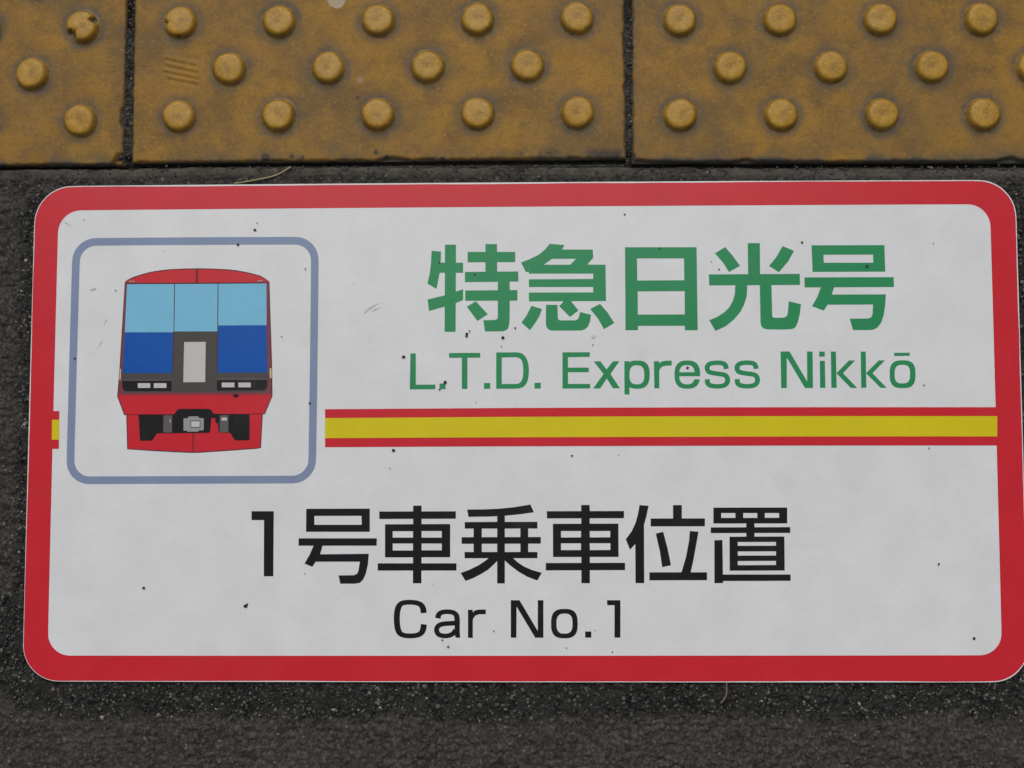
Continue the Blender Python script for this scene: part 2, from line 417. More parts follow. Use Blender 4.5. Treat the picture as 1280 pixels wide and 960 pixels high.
TLABEL = {'left': 'yellow tactile paving tile cut off by the left edge, beside the wider gritty joint',
          'middle': 'whole-width yellow tactile paving tile with slanting scrape marks, above the train picture',
          'right': 'yellow tactile paving tile above the right half of the sign, its lower edge blackened'}
def tile(k, T):
    x0, x1, y0, y1 = tile_box(T)
    us = np.r_[x0, np.arange(x0 + 0.0004, x1 - 0.0003, 0.0008), x1]
    vv = np.r_[y0, np.arange(y0 + 0.0004, y0 + 0.118, 0.0008), np.arange(y0 + 0.122, y1 - 0.001, 0.004), y1 - 0.0008, y1]
    U, V = np.meshgrid(us, vv)
    sx = k * 3.3
    de = np.minimum(np.minimum(U - x0, x1 - U), np.minimum(V - y0, y1 - V))
    rag = (vnoise(U + sx, V, 0.0035, 4, 3) - 0.35) * 0.0016 + np.maximum(0, vnoise(U + sx, V, 0.016, 9, 2) - 0.62) * 0.010
    dj = de - np.maximum(rag, 0)
    Z = (vnoise(U + sx, V, 0.05, 2, 3) - 0.5) * 0.0006 + (vnoise(U + sx, V, 0.003, 6, 2) - 0.5) * 0.00014
    Z -= 0.0022 * (1 - smooth(-0.0004, 0.0013, dj))
    if T[5] == 'left':                                   # broken lower right corner
        dc = np.hypot(U - x1, V - y0) + (vnoise(U, V, 0.004, 12, 2) - 0.5) * 0.003
        Z -= 0.0035 * (1 - smooth(0.006, 0.0085, dc))
    # nearest stud centre of the staggered lattice
    hp = pitch
    a = np.hypot((U + hp/2) % hp - hp/2, (V + ROWP) % (2*ROWP) - ROWP)
    b = np.hypot(U % hp - hp/2, V % (2*ROWP) - ROWP)
    ia, ja = np.round(U / hp), np.round(V / (2*ROWP)) * 2
    ib, jb = np.round((U - hp/2) / hp), np.round((V - ROWP) / (2*ROWP)) * 2 + 1
    a = np.where((ia >= 0) & (ia <= 4) & (ja >= 0), a, 1.0); b = np.where((ib >= 0) & (ib <= 3) & (jb >= 0), b, 1.0)
    ds = np.minimum(a, b)
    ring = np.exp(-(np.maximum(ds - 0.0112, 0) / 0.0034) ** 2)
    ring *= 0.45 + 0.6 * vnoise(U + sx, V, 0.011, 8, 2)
    broad = smooth(0.40, 0.75, vnoise(U + sx, V, 0.035, 14, 4)) * 0.24
    low = np.exp(-np.maximum(V - y0, 0) / 0.0042) * (1.7 if T[5] != 'middle' else 0.9) * smooth(0.30, 0.62, vnoise(U + sx, V, 0.013, 19, 3))
    side = np.exp(-np.minimum(U - x0, x1 - U) / 0.003) * (1.5 if T[5] == 'right' else 0.7) * vnoise(U + sx, V, 0.008, 23, 2)
    grime_shade = np.clip(ring * 0.95 + broad + low * 0.9 + side, 0, 1.15)
    grime_shade = np.where(ds < 0.0098, 0.4, grime_shade)
    blackening = smooth(0.0010, -0.0004, dj) * 0.9
    lowsoot = {'left': 0.0016, 'middle': 0.0005, 'right': 0.0032}[T[5]]
    blackening = np.maximum(blackening, smooth(0.6, -0.4, (V - y0) / lowsoot - 1.2 * vnoise(U + sx, V, 0.012, 33, 3)) * 0.9)
    if T[5] == 'middle':
        blackening = np.maximum(blackening, smooth(0.4, -0.4, (V - y0) / 0.006 - 1.0) * smooth(pitch * 3.1, pitch * 3.6, U) * smooth(0.35, 0.6, vnoise(U, V, 0.012, 35, 3)) * 0.85)
        for (px, py, rr) in ((332, 197, 0.0028), (365, 196, 0.0016), (378, 197, 0.0014), (470, 190, 0.0018), (483, 199, 0.0026), (447, 122, 0.0011), (553, 199, 0.0015)):
            q = P1(px, py, ZT); uu, v2 = tile_local(q[0], q[1], T)
            blackening = np.maximum(blackening, smooth(1.15, 0.75, np.hypot(U - uu, V - v2) / rr + (vnoise(U, V, 0.0015, 41, 2) - 0.5) * 0.8) * 0.85)
    flake = np.zeros_like(U)
    if T[5] == 'middle':
        q = P1(420, -1, ZT); uu, v2 = tile_local(q[0], q[1], T)
        flake = smooth(0.0060, 0.0052, np.hypot(U - uu, (V - v2) * 1.0) + (vnoise(U, V, 0.003, 43, 2) - 0.5) * 0.002)
        Z -= flake * 0.0007
        q = P1(450, 100, ZT); uu, v2 = tile_local(q[0], q[1], T)
        flake = np.maximum(flake, 0.4 * smooth(0.0026, 0.0018, np.hypot(U - uu, V - v2)))
        for (ax, ay, bx, by) in ((207, 71, 245, 79.5), (206, 79, 247, 88), (204, 87, 249, 96), (210, 95.5, 248, 103)):
            A = P1(ax, ay, ZT); B = P1(bx, by, ZT)
            a0 = np.array(tile_local(A[0], A[1], T)); b0 = np.array(tile_local(B[0], B[1], T)); L = np.linalg.norm(b0 - a0); e = (b0 - a0) / L
            s_ = (U - a0[0]) * e[0] + (V - a0[1]) * e[1]; t_ = -(U - a0[0]) * e[1] + (V - a0[1]) * e[0]
            Z += 0.00042 * np.exp(-(t_ / 0.00085) ** 2) * smooth(-0.001, 0.001, s_) * smooth(L + 0.001, L - 0.001, s_)
            Z -= 0.00030 * np.exp(-((t_ + 0.0019) / 0.0008) ** 2) * smooth(-0.001, 0.001, s_) * smooth(L + 0.001, L - 0.001, s_)
    # skirt: one more ring of vertices straight down
    Up = np.pad(U, 1, mode='edge'); Vp = np.pad(V, 1, mode='edge'); Zp = np.pad(Z, 1, mode='edge')
    Zp[0] = Zp[-1] = -0.012; Zp[:, 0] = Zp[:, -1] = -0.012
    pad = lambda a: np.pad(a, 1, mode='edge')
    me = grid_mesh('slab', Up, Vp, Zp, None, {'grime_shade': pad(grime_shade), 'blackening': pad(blackening), 'flake': pad(flake)})
    root = bpy.data.objects.new('tactile_paving_tile', None); COL.objects.link(root); root.empty_display_size = 0.02
    root.location = (T[0][0], T[0][1], ZT); root.rotation_euler = (0, 0, T[1])
    tag(root, TLABEL[T[5]], 'paving tile', 'yellow tactile paving tiles along the platform')
    link('slab', me, M['tile'][k], root)
    rs = random.Random(50 + k)
    for j in range(9):
        for i in range(5 - j % 2):
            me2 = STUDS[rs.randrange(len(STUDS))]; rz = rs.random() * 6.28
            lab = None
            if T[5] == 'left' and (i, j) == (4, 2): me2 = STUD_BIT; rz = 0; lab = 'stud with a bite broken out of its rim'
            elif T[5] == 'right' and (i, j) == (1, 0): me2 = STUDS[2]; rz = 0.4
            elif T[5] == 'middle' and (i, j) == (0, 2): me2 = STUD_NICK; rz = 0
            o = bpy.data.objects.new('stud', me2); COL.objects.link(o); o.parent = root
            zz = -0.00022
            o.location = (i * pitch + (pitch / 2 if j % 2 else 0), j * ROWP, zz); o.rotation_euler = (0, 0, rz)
            if lab: o['label'] = lab
for k, T in enumerate(TILES): tile(k, T)

# ------------------------------------------------------------------ the sign: flat shapes in its plane
class Flat:
    """flat printed shape: union of outlines minus cut-outs, in photo pixels, laid on the sign's plane"""
    def __init__(s): s.v = []; s.f = []
    def add(s, pos, neg=()):
        verts, faces = [], []
        for poly in list(pos) + list(neg):
            area = sum(poly[i-1][0] * poly[i][1] - poly[i][0] * poly[i-1][1] for i in range(len(poly)))
            if area < 0: poly = list(poly)[::-1]
            k = len(verts); verts += [Vector((float(p[0]), float(p[1]))) for p in poly]
            faces.append(list(range(k, k + len(poly))))
        r = delaunay_2d_cdt(verts, [], faces, 0, 1e-4)
        k = len(s.v); s.v += [(p.x, p.y) for p in r[0]]
        for tri, orig in zip(r[2], r[5]):
            if any(o < len(pos) for o in orig) and not any(o >= len(pos) for o in orig):
                s.f.append([k + i for i in tri])
        return s
    def build(s, name, mat, parent, layer, label=None):
        z = ZS + layer * 0.00006
        v = P(s.v, z)
        me = bpy.data.meshes.new(name); me.from_pydata([tuple(p) for p in v], [], s.f); me.update()
        bm = bmesh.new(); bm.from_mesh(me)
        for f in bm.faces:
            if f.normal.z < 0: f.normal_flip()
        bmesh.ops.delete(bm, geom=[x for x in bm.verts if not x.link_faces], context='VERTS')
        bm.to_mesh(me); bm.free()
        o = link(name, me, mat, parent)
        if label: o['label'] = label
        return o
def G(ox, oy, pts): return [(ox + x / 8.0, oy + y / 8.0) for x, y in pts]
def rect(x0, y0, x1, y1): return [(x0, y0), (x1, y0), (x1, y1), (x0, y1)]
def catmull(pts, n=6):
    p = [np.array(q, float) for q in pts]; p = [2*p[0]-p[1]] + p + [2*p[-1]-p[-2]]; out = []
    for i in range(1, len(p) - 2):
        for j in range(n):
            u = j / n
            out.append(0.5*((2*p[i]) + (-p[i-1]+p[i+1])*u + (2*p[i-1]-5*p[i]+4*p[i+1]-p[i+2])*u*u + (-p[i-1]+3*p[i]-3*p[i+1]+p[i+2])*u**3))
    return out + [p[-2]]
def stroke(pts, wd, curve=True):
    c = catmull(pts) if curve else [np.array(q, float) for q in pts]
    wv = wd if isinstance(wd, (list, tuple)) else (wd, wd)    # width of vertical runs, width of horizontal runs
    Lf, Rt = [], []
    for i in range(len(c)):
        a = c[max(i-1, 0)]; b = c[min(i+1, len(c)-1)]; d = (b-a)/np.linalg.norm(b-a); nn = np.array([-d[1], d[0]])
        ww = wv[0]*abs(d[1])**2 + wv[1]*abs(d[0])**2
        Lf.append(c[i] + nn*ww/2); Rt.append(c[i] - nn*ww/2)
    return [[Lf[i], Lf[i+1], Rt[i+1], Rt[i]] for i in range(len(c)-1)]
def sup(cx, cy, rx, ry, n=2.7, k=56, ylo=None, yhi=None):
    out = []
    for i in range(k):
        th = 2*math.pi*i/k; ct, st = math.cos(th), math.sin(th)
        x = cx + rx*math.copysign(abs(ct)**(2/n), ct); y = cy + ry*math.copysign(abs(st)**(2/n), st)
        out.append((x, y))
    for lim, sg in ((ylo, 1), (yhi, -1)):                     # cut straight across
        if lim is None: continue
        res = []
        for i in range(len(out)):
            a, b = out[i-1], out[i]; da, db = sg*(a[1]-lim), sg*(b[1]-lim)
            if (da > 0) != (db > 0): u = da/(da-db); res.append((a[0]+(b[0]-a[0])*u, lim))
            if db > 0: res.append(b)
        out = res
    return out

SIGN = bpy.data.objects.new('boarding_position_sign', None); COL.objects.link(SIGN); SIGN.empty_display_size = 0.05
tag(SIGN, 'white rectangular ground sign with red border and train picture, stuck on the dark asphalt', 'sign')

# panel with thickness
outl = rrect(OUTER, 46, (1.0, 0.3, 0.4, 0.3))
rw = np.random.RandomState(3)
top = P(outl, ZS); bot = P(outl, ZS); bot[:, 2] = 0.0006
n = len(top)
me = bpy.data.meshes.new('panel')
me.from_pydata([tuple(p) for p in np.r_[top, bot]], [], [list(range(n))[::-1], list(range(n, 2*n))] + [[i, (i+1) % n, n+(i+1) % n, n+i] for i in range(n)])
bm = bmesh.new(); bm.from_mesh(me); bmesh.ops.recalc_face_normals(bm, faces=bm.faces[:]); bm.to_mesh(me); bm.free()
link('panel', me, M['white'], SIGN)

# red border, its outer edge a hair inside the panel so that a white rim shows
ins = [(44.8, 234.4), (1267.9, 226.3), (1286.0, 851.5), (28.5, 851.3)]
bo = rrect(ins, 45.5, (1.0, 0.2, 0.1, 0.2))
wob = (vnoise(bo[:, 0], bo[:, 1], 120.0, 5, 3) - 0.5)[:, None]       # the print was cut out by hand: the rim widens and narrows
bo = bo + wob * 1.5 * np.sign(bo - np.array([657, 540])) * (np.abs(bo - np.array([657, 540])) > np.array([560, 280])) + (rw.rand(len(bo), 2) - 0.5) * 0.25
INNER = [(73.2, 263.1), (1237.4, 255.2), (1252.6, 819.1), (59.5, 819.5)]
bi = rrect(INNER, 28, (0.8, 0.3, 0.4, 0.3))
Flat().add([bo], [bi]).build('border', M['red'], SIGN, 1, 'broad red border with rounded corners')

# blue frame round the train
fo = rrect([(90.9, 297.8), (398.5, 296.0), (394.6, 604.1), (82.6, 605.2)], 29, (0.3, 0.4, 0, 0.2))
fi = rrect([(100.3, 307.2), (388.9, 305.6), (385.2, 594.6), (92.4, 595.6)], 20, (0.3, 0.4, 0, 0.2))
Flat().add([fo], [fi]).build('picture_frame', M['frame_blue'], SIGN, 1, 'thin greyish blue rounded frame')

# stripes
xb = [406.3, 500, 630, 760, 870, 1000, 1120, 1249]
yt = [511.5, 510.9, 510.0, 509.5, 509.2, 509.0, 509.0, 509.0]
yb = [559.0, 558.5, 557.9, 557.5, 557.2, 556.9, 556.8, 556.8]
up = list(zip(xb, yt)); dn = list(zip(xb, yb))
Flat().add([up + dn[::-1]]).build('stripe', M['red'], SIGN, 2, 'long red stripe')
xb2 = xb[:-1] + [1246.6]
Flat().add([[(x, y + 11.1) for x, y in zip(xb2, yt)] + [(x, y - 11.3) for x, y in zip(xb2, yb)][::-1]]).build('stripe_core', M['yellow'], SIGN, 3, 'yellow middle of the long stripe')
Flat().add([[(63, 513.7), (74.1, 513.8), (73.5, 561.0), (60, 561.0)]]).build('stripe', M['red'], SIGN, 2, 'short red stub of the stripe left of the frame')
Flat().add([[(65.1, 524.7), (74.05, 524.7), (73.7, 549.7), (64.7, 549.6)]]).build('stripe_core', M['yellow'], SIGN, 3, 'small yellow stub left of the frame')

# ---- green characters
k = Flat()
o = (520, 300)
k.add([G(*o, p) for p in (
    [(155,108),(250,115),(248,200),(237,330),(205,490),(115,435),(140,320),(150,230)],
    [(200,226),(471,226),(471,328),(200,328)], [(290,46),(400,46),(396,918),(286,918)],
    [(115,595),(300,550),(400,515),(471,492),(471,600),(400,630),(300,662),(131,710)],
    [(516,119),(992,119),(992,221),(516,223)], [(694,41),(810,41),(812,330),(694,330)],
    [(489,319),(1022,314),(1024,415),(489,422)], [(492,505),(1014,500),(1014,606),(492,608)],
    [(818,400),(937,400),(938,606),(936,800),(931,850),(922,880),(905,900),(880,910),(850,914),(690,914),(673,802),(780,800),(802,796),(813,788),(818,770)],
    [(598,612),(718,742),(615,810),(508,668)])])
o = (640, 300)
k.add([G(*o, p) for p in (
    [(378,38),(524,50),(500,95),(808,95),(812,180),(752,246),(935,247),(940,610),(170,614),(168,525),(812,524),(812,470),(170,470),(168,393),(812,389),(812,336),(170,336),(166,315),(140,322),(90,225),(180,190),(270,145),(330,95)],
    [(195,657),(300,690),(275,760),(240,820),(180,902),(95,825),(145,755)],
    [(520,600),(590,612),(665,705),(580,770),(470,660),(500,635)],
    [(340,648),(455,648),(458,770),(462,795),(480,803),(630,803),(655,795),(668,775),(680,720),(790,748),(780,815),(760,865),(730,892),(690,905),(400,906),(365,895),(345,870),(338,835)],
    [(880,638),(960,730),(1022,830),(920,892),(860,785),(782,690)])],
    [G(*o, [(400,188),(640,188),(582,247),(318,247)])])
o = (760, 300)
k.add([G(*o, [(170,72),(886,72),(897,902),(770,902),(768,858),(300,858),(300,902),(175,902)])],
      [G(*o, [(290,184),(760,184),(763,402),(293,405)]), G(*o, [(297,514),(767,511),(768,744),(298,746)])])
o = (870, 300)
k.add([G(*o, p) for p in (
    [(292,70),(365,155),(440,258),(330,320),(270,225),(190,133)], [(517,31),(638,31),(642,400),(522,400)],
    [(866,60),(980,108),(925,210),(830,322),(730,260),(800,175)], [(128,344),(1038,338),(1040,449),(132,454)],
    [(394,440),(514,440),(508,560),(480,650),(440,725),(380,795),(300,860),(195,910),(132,802),(210,770),(280,725),(335,670),(370,605),(388,540)],
    [(638,440),(754,440),(762,755),(768,772),(785,778),(880,776),(905,765),(918,735),(928,612),(1050,642),(1040,730),(1022,810),(1000,865),(985,880),(960,890),(900,895),(720,894),(675,885),(652,860),(645,820)])])
o = (980, 300)
k.add([G(*o, p) for p in (
    [(275,53),(1004,51),(1013,316),(286,319)], [(204,374),(1097,371),(1100,470),(206,474)],
    [(372,465),(504,465),(478,545),(440,640),(398,706),(280,662),(330,575)],
    [(455,546),(1019,543),(1012,660),(995,760),(970,830),(935,875),(890,897),(840,900),(690,900),(657,787),(840,785),(870,775),(885,745),(891,645),(430,647)])],
    [G(*o, [(395,147),(890,146),(893,227),(398,227)])])
k.build('lettering', M['green'], SIGN, 1, 'large bold green characters at the top right')

# ---- green Latin line
k = Flat()
o = (500, 420)
k.add([G(*o, p) for p in ([(104,174),(158,174),(158,486),(354,486),(354,532),(98,534)], [(395,475),(455,475),(455,532),(395,532)],
    [(490,170),(802,168),(802,216),(674,217),(674,530),(618,530),(618,218),(492,218)], [(840,470),(902,470),(902,528),(840,528)])])
o = (630, 420)
k.add([G(*o, [(-78,164),(120,163),(155,166),(185,177),(212,202),(232,238),(245,285),(250,345),(245,410),(232,460),(212,493),(185,514),(150,524),(110,527),(-78,528)])],
      [G(*o, [(-22,215),(120,212),(145,217),(165,229),(180,250),(189,285),(193,345),(189,405),(180,440),(165,462),(145,475),(115,480),(-22,480)])])
k.add([G(*o, p) for p in ([(305,467),(368,467),(368,526),(305,526)],
    [(585,163),(858,162),(858,208),(640,212),(640,316),(848,316),(848,362),(640,362),(640,479),(862,479),(862,524),(585,526)],
    [(898,254),(965,252),(1025,335),(1090,252),(1155,252),(1065,380),(1160,522),(1090,524),(1028,425),(962,524),(892,524),(995,380)])])
o = (760, 420)
k.add([G(*o, [(163,252),(212,252),(212,300),(215,585),(165,585)]), G(*o, sup(291, 386, 126, 141, 2.7))], [G(*o, sup(289, 388, 74, 95, 2.7))])
k.add([G(*o, [(458,252),(512,252),(514,522),(464,524)]), G(*o, [(508,278),(535,256),(575,247),(638,246),(636,295),(580,297),(545,305),(522,325),(508,360)])])
k.add([G(*o, sup(793, 386, 128, 141, 2.6))],
      [G(*o, sup(790, 387, 77, 96, 2.7, yhi=362)), G(*o, sup(790, 387, 77, 96, 2.7, ylo=402)), G(*o, [(840,402),(935,402),(935,432),(864,432),(840,426)])])
o = (870, 420)
ess = [(302,329),(297,300),(280,279),(245,269),(190,268),(142,277),(116,300),(113,333),(130,358),(170,370),(225,378),(275,386),(303,402),(316,432),(310,468),(284,492),(240,502),(185,502),(140,493),(117,470),(112,432)]
k.add([G(*o, q) for q in stroke(ess, (50, 45))])
k.add([G(*o, [(p[0] + 299, p[1] - 1) for p in q]) for q in stroke(ess, (50, 45))])
k.add([G(*o, [(846,155),(935,154),(1112,455),(1110,155),(1166,155),(1170,520),(1090,520),(908,215),(908,520),(852,520)])])
o = (1000, 420)
k.add([G(*o, p) for p in ([(192,156),(248,156),(248,206),(192,207)], [(198,248),(249,247),(254,518),(201,519)],
    [(309,156),(359,155),(367,518),(314,518)], [(364,372),(490,245),(552,244),(430,372),(572,519),(508,519)],
    [(607,156),(657,155),(664,517),(612,518)], [(660,372),(788,244),(850,243),(725,372),(867,518),(806,518)],
    [(942,168),(1098,167),(1098,198),(942,200)])])
k.add([G(*o, sup(1026, 382, 129, 139, 2.9))], [G(*o, sup(1024, 381, 77, 93, 2.9))])
k.build('lettering', M['green'], SIGN, 1, 'thin green line of Latin letters above the stripe')

# ---- black characters
k = Flat()
k.add([G(300, 620, [(115,152),(338,152),(333,803),(238,803),(240,241),(116,241)])])
o = (360, 620)
k.add([G(*o, p) for p in ([(183,128),(818,126),(818,358),(180,358)], [(106,423),(888,423),(887,497),(106,497)],
    [(258,490),(348,490),(322,580),(285,645),(243,708),(165,675),(215,590)],
    [(310,583),(808,578),(800,680),(780,770),(755,830),(720,868),(670,877),(523,877),(506,794),(660,792),(690,778),(705,745),(718,657),(270,657)])],
    [G(*o, [(263,199),(735,198),(737,288),(264,288)])])
def car(o, h1, box, holes, v, h2):
    k.add([G(*o, box)], [G(*o, q) for q in holes] + [G(*o, v)])
    k.add([G(*o, q) for q in (h1, v, h2)])
car((460, 620), [(112,155),(878,153),(878,227),(113,230)], [(170,283),(822,280),(822,612),(170,614)],
    ([(247,352),(450,352),(450,416),(247,416)], [(247,475),(450,475),(450,545),(247,545)], [(536,350),(738,350),(738,416),(536,416)], [(536,475),(738,475),(738,543),(536,543)]),
    [(452,96),(536,96),(534,873),(449,873)], [(97,673),(885,673),(884,745),(97,746)])
o = (560, 620)
k.add([G(*o, p) for p in ([(192,135),(350,134),(500,128),(660,112),(825,85),(858,163),(700,185),(560,198),(400,206),(204,208)],
    [(167,260),(894,258),(894,325),(168,326)], [(136,412),(928,410),(928,476),(136,478)], [(166,560),(894,560),(894,622),(166,622)],
    [(492,190),(568,190),(568,874),(492,874)], [(256,320),(338,320),(338,565),(256,565)], [(724,320),(802,320),(802,565),(724,565)],
    [(418,612),(500,612),(500,640),(460,683),(400,737),(330,780),(250,822),(175,850),(127,770),(220,735),(310,690),(370,650)],
    [(562,612),(640,612),(700,665),(760,705),(840,740),(938,768),(893,845),(800,810),(710,760),(630,700),(562,640)])])
car((660, 620), [(188,152),(960,150),(960,222),(190,224)], [(249,278),(904,276),(906,609),(250,610)],
    ([(330,350),(530,350),(530,414),(330,415)], [(330,473),(530,473),(530,541),(330,541)], [(618,350),(822,350),(822,413),(618,414)], [(618,472),(824,472),(824,540),(618,541)]),
    [(532,90),(617,90),(619,872),(534,872)], [(178,670),(970,668),(971,741),(178,744)])
o = (760, 620)
k.add([G(*o, p) for p in ([(315,90),(406,98),(385,200),(360,290),(362,871),(275,871),(273,480),(220,537),(178,433),(235,355),(275,270),(300,180)],
    [(650,91),(738,91),(738,230),(650,230)], [(427,225),(969,224),(969,303),(427,304)],
    [(478,376),(552,357),(595,520),(630,692),(542,712),(520,560)], [(818,350),(905,358),(880,500),(850,660),(825,770),(733,770),(780,610),(810,450)],
    [(414,763),(990,763),(990,842),(414,843)])])
o = (860, 620)
k.add([G(*o, p) for p in ([(254,116),(992,115),(992,274),(254,275)], [(228,314),(1023,311),(1023,369),(228,371)], [(583,270),(665,270),(665,410),(583,410)],
    [(415,407),(964,405),(967,745),(417,747)], [(264,442),(344,440),(351,870),(264,872)], [(345,785),(1026,785),(1027,848),(345,850)])],
    [G(*o, p) for p in ([(332,170),(474,170),(474,219),(332,219)], [(552,170),(693,170),(693,219),(552,219)], [(768,170),(911,170),(911,218),(768,218)],
    [(497,460),(880,459),(880,497),(497,498)], [(498,554),(880,553),(880,595),(498,596)], [(498,650),(880,649),(880,690),(498,692)])])
k.build('lettering', M['black'], SIGN, 1, 'large black characters below the stripe')

# ---- black Latin line
k = Flat()
o = (480, 730)
k.add([G(*o, q) for q in stroke([(397,290),(391,248),(372,212),(330,190),(262,182),(192,189),(153,216),(134,270),(128,348),(134,428),(153,484),(192,511),(262,519),(332,511),(374,488),(393,446),(399,403)], (60, 48))])
k.add([G(*o, q) for q in stroke([(539,343),(546,310),(572,286),(630,277),(690,285),(722,311),(731,350),(731,400)], (54, 47))] +
      [G(*o, q) for q in stroke([(724,391),(670,393),(600,398),(553,412),(529,440),(528,474),(550,506),(600,519),(655,514),(694,492),(716,460)], (50, 47))] +
      [G(*o, [(706,360),(757,360),(758,480),(762,537),(718,538),(706,500)])])
k.add([G(*o, p) for p in ([(840,258),(888,258),(888,538),(840,538)], [(884,288),(908,265),(945,256),(1018,254),(1018,302),(950,303),(915,315),(895,340),(884,365)])])
o = (630, 730)
k.add([G(*o, p) for p in ([(68,162),(155,162),(338,470),(338,162),(394,162),(394,537),(312,537),(126,225),(124,537),(68,537)],
    [(812,475),(873,475),(873,536),(812,536)], [(1030,162),(1164,162),(1164,536),(1105,536),(1105,212),(1032,212)])])
k.add([G(*o, sup(604, 396, 133, 147, 2.8))], [G(*o, sup(605, 396, 80, 100, 2.8))])
k.build('lettering', M['black'], SIGN, 1, 'thin black line of Latin letters at the bottom')

# ---- the train picture
BODY = [(156.5,353),(160,350),(166,347),(175,344),(183,341.7),(192.5,339.6),(202,338.2),(211,337.2),(230,336.2),(248,335.9),(265,336.2),(285,337.2),(296,338.5),(306,340.2),(316,342.5),(325,345),(331,348.4),(336.2,352),
        (338,410),(339.6,460),(340,495),(330.7,517.2),(327.9,517.5),(325.6,559.8),(320,560.4),(280,563.3),(247.5,565.4),(235,565.4),(200,563.6),(159.4,561.2),(158.4,518.6),(155.6,518.5),(146.9,495),(147.5,490),(150,460),(153,410)]
TR = Flat().add([BODY]).build('train_picture', M['red'], SIGN, 1, 'front of a red train with blue windows')
ol = BODY + [BODY[0]]
f = Flat(); f.add([q for q in stroke(ol, 1.15, False)]); f.build('outline', M['outline'], TR, 2)
f = Flat(); f.add([[(156.2,354),(158.6,354.6),(155.9,415),(153.0,466.5),(152.4,484),(155,490.3),(332,490),(335.6,484),(336,475),(334.9,466),(333.6,406),(333.6,353.6),(336.2,353.2),(337.4,410),(339,460),(339.3,492.5),(336,493.2),(149,493.6),(148.2,490),(150.4,461),(153.6,410)]])
f.build('window_surround', M['surround'], TR, 3)
Flat().add([[(157.5,353.7),(245,353.3),(334.5,352.8),(334.5,354.3),(245,354.9),(157.5,355.3)]]).build('roof_line', M['outline'], TR, 4)
Flat().add([[(158.75,355.3),(217.6,355.1),(216.9,415.3),(156,415.3)]]).build('windscreen_pane', M['sky_blue'], TR, 4)
Flat().add([[(218.7,355.1),(272.0,354.8),(271.6,414.2),(217.9,414.3)]]).build('windscreen_pane', M['sky_blue'], TR, 4)
Flat().add([[(273.1,354.8),(333.1,354.3),(333.2,406.4),(272.7,406.8)]]).build('windscreen_pane', M['sky_blue'], TR, 4)
Flat().add([[(155.8,415.6),(216.0,415.8),(215.2,466.4),(153.2,466.4)]]).build('blue_panel', M['deep_blue'], TR, 4)
Flat().add([[(272.6,406.9),(333.2,406.5),(334.4,465.8),(271.9,466.0)]]).build('blue_panel', M['deep_blue'], TR, 4)
Flat().add([[(158.6,355.2),(333.3,354.2),(333.4,406.5),(334.6,465.9),(335.6,475),(335.2,483),(331.8,490),(155.2,490.4),(152.8,485),(152.6,475),(153.1,466.6),(155.8,415.4)]]).build('front_panel', M['grey'], TR, 3.6)
for q in ([(218.1,354.8),(217.4,414.5),(215.7,466.5)], [(272.5,354.6),(272.1,410),(271.7,466)]):
    Flat().add(stroke(q, 1.0, False)).build('pillar', M['outline'], TR, 5)
Flat().add([[(230.2,427.5),(257.1,427.3),(256.5,477.6),(229.1,477.8)]]).build('door_window', M['light_grey'], TR, 5)
for r_ in ((155, 474.7, 215, 475.7), (271, 473.0, 334.5, 474.2)): Flat().add([rect(*r_)]).build('lamp_trim', M['box_grey'], TR, 5)
Flat().add([[(152.3,476.2),(214.4,476.2),(214.4,488.8),(157.2,488.8),(154.6,487.4),(153.1,484.4)]]).build('lamp_housing', M['black'], TR, 5)
Flat().add([[(271.2,475.2),(333.8,475),(333.8,482.5),(332.6,485.6),(329.4,487.8),(271.2,488.1)]]).build('lamp_housing', M['black'], TR, 5)
for r_ in ((172.2,479,187.8,484.9), (192.2,479,208,484.9), (277.2,478.2,293,484.1), (297.9,478.2,313.5,484.1)):
    Flat().add([rect(*r_)]).build('headlight', M['light_grey'], TR, 6)
Flat().add([[(149.9,461),(151.3,461),(150.9,475),(149.1,475)]]).build('side_marker', M['cream'], TR, 5)
Flat().add([[(337,460.3),(339.3,460.2),(339.6,472.6),(337.2,472.6)]]).build('side_marker', M['cream'], TR, 5)
for q in ([(161.8,351.1),(169,351.0),(168.6,352.5),(161.6,352.5)], [(322,350.4),(328.8,350.2),(328.6,351.7),(321.8,351.9)]):
    Flat().add([q]).build('roof_marker', M['mid_grey'], TR, 5)
for r_ in ((244.6, 336.4, 247.6, 353.2), (240.7, 541.3, 242.1, 565.2), (156, 517.9, 173, 518.9), (310, 516.9, 330.5, 517.9)):
    Flat().add([rect(*r_)]).build('body_seam', M['seam'], TR, 2.5)
H = lambda pts: G(160, 480, pts)
Flat().add([H([(105,303),(460,303),(478,280),(490,262),(505,252),(530,248),(800,248),(820,252),(835,265),(860,298),(1215,300),(1215,540),(1212,555),(1200,562),(1085,563),(1070,560),(1060,550),(1030,500),(1018,487),(905,484),(900,390),(875,390),(872,340),(832,340),(822,465),(815,480),(800,488),(300,492),(285,497),(240,565),(120,567)])]).build('skirt_opening', M['black'], TR, 4)
Flat().add([H([(355,312),(442,312),(440,485),(352,485)])]).build('skirt_box', M['box_grey'], TR, 5)
Flat().add([H([(918,312),(1003,312),(1003,483),(916,483)])]).build('skirt_box', M['box_grey'], TR, 5)
for r_ in ((935,336,990,365), (417,352,424,385)): Flat().add([H(rect(*r_))]).build('box_plate', M['light_grey'], TR, 6)
Flat().add([H([(555,345),(600,342),(602,325),(705,323),(705,340),(758,342),(757,462),(705,465),(703,476),(592,478),(590,466),(555,468)])]).build('coupler', M['mid_grey'], TR, 5)
Flat().add([H(rect(625,365,724,438))]).build('coupler_rim', M['grey'], TR, 6)
Flat().add([H(rect(632,373,717,430))]).build('coupler_plate', M['light_grey'], TR, 7)

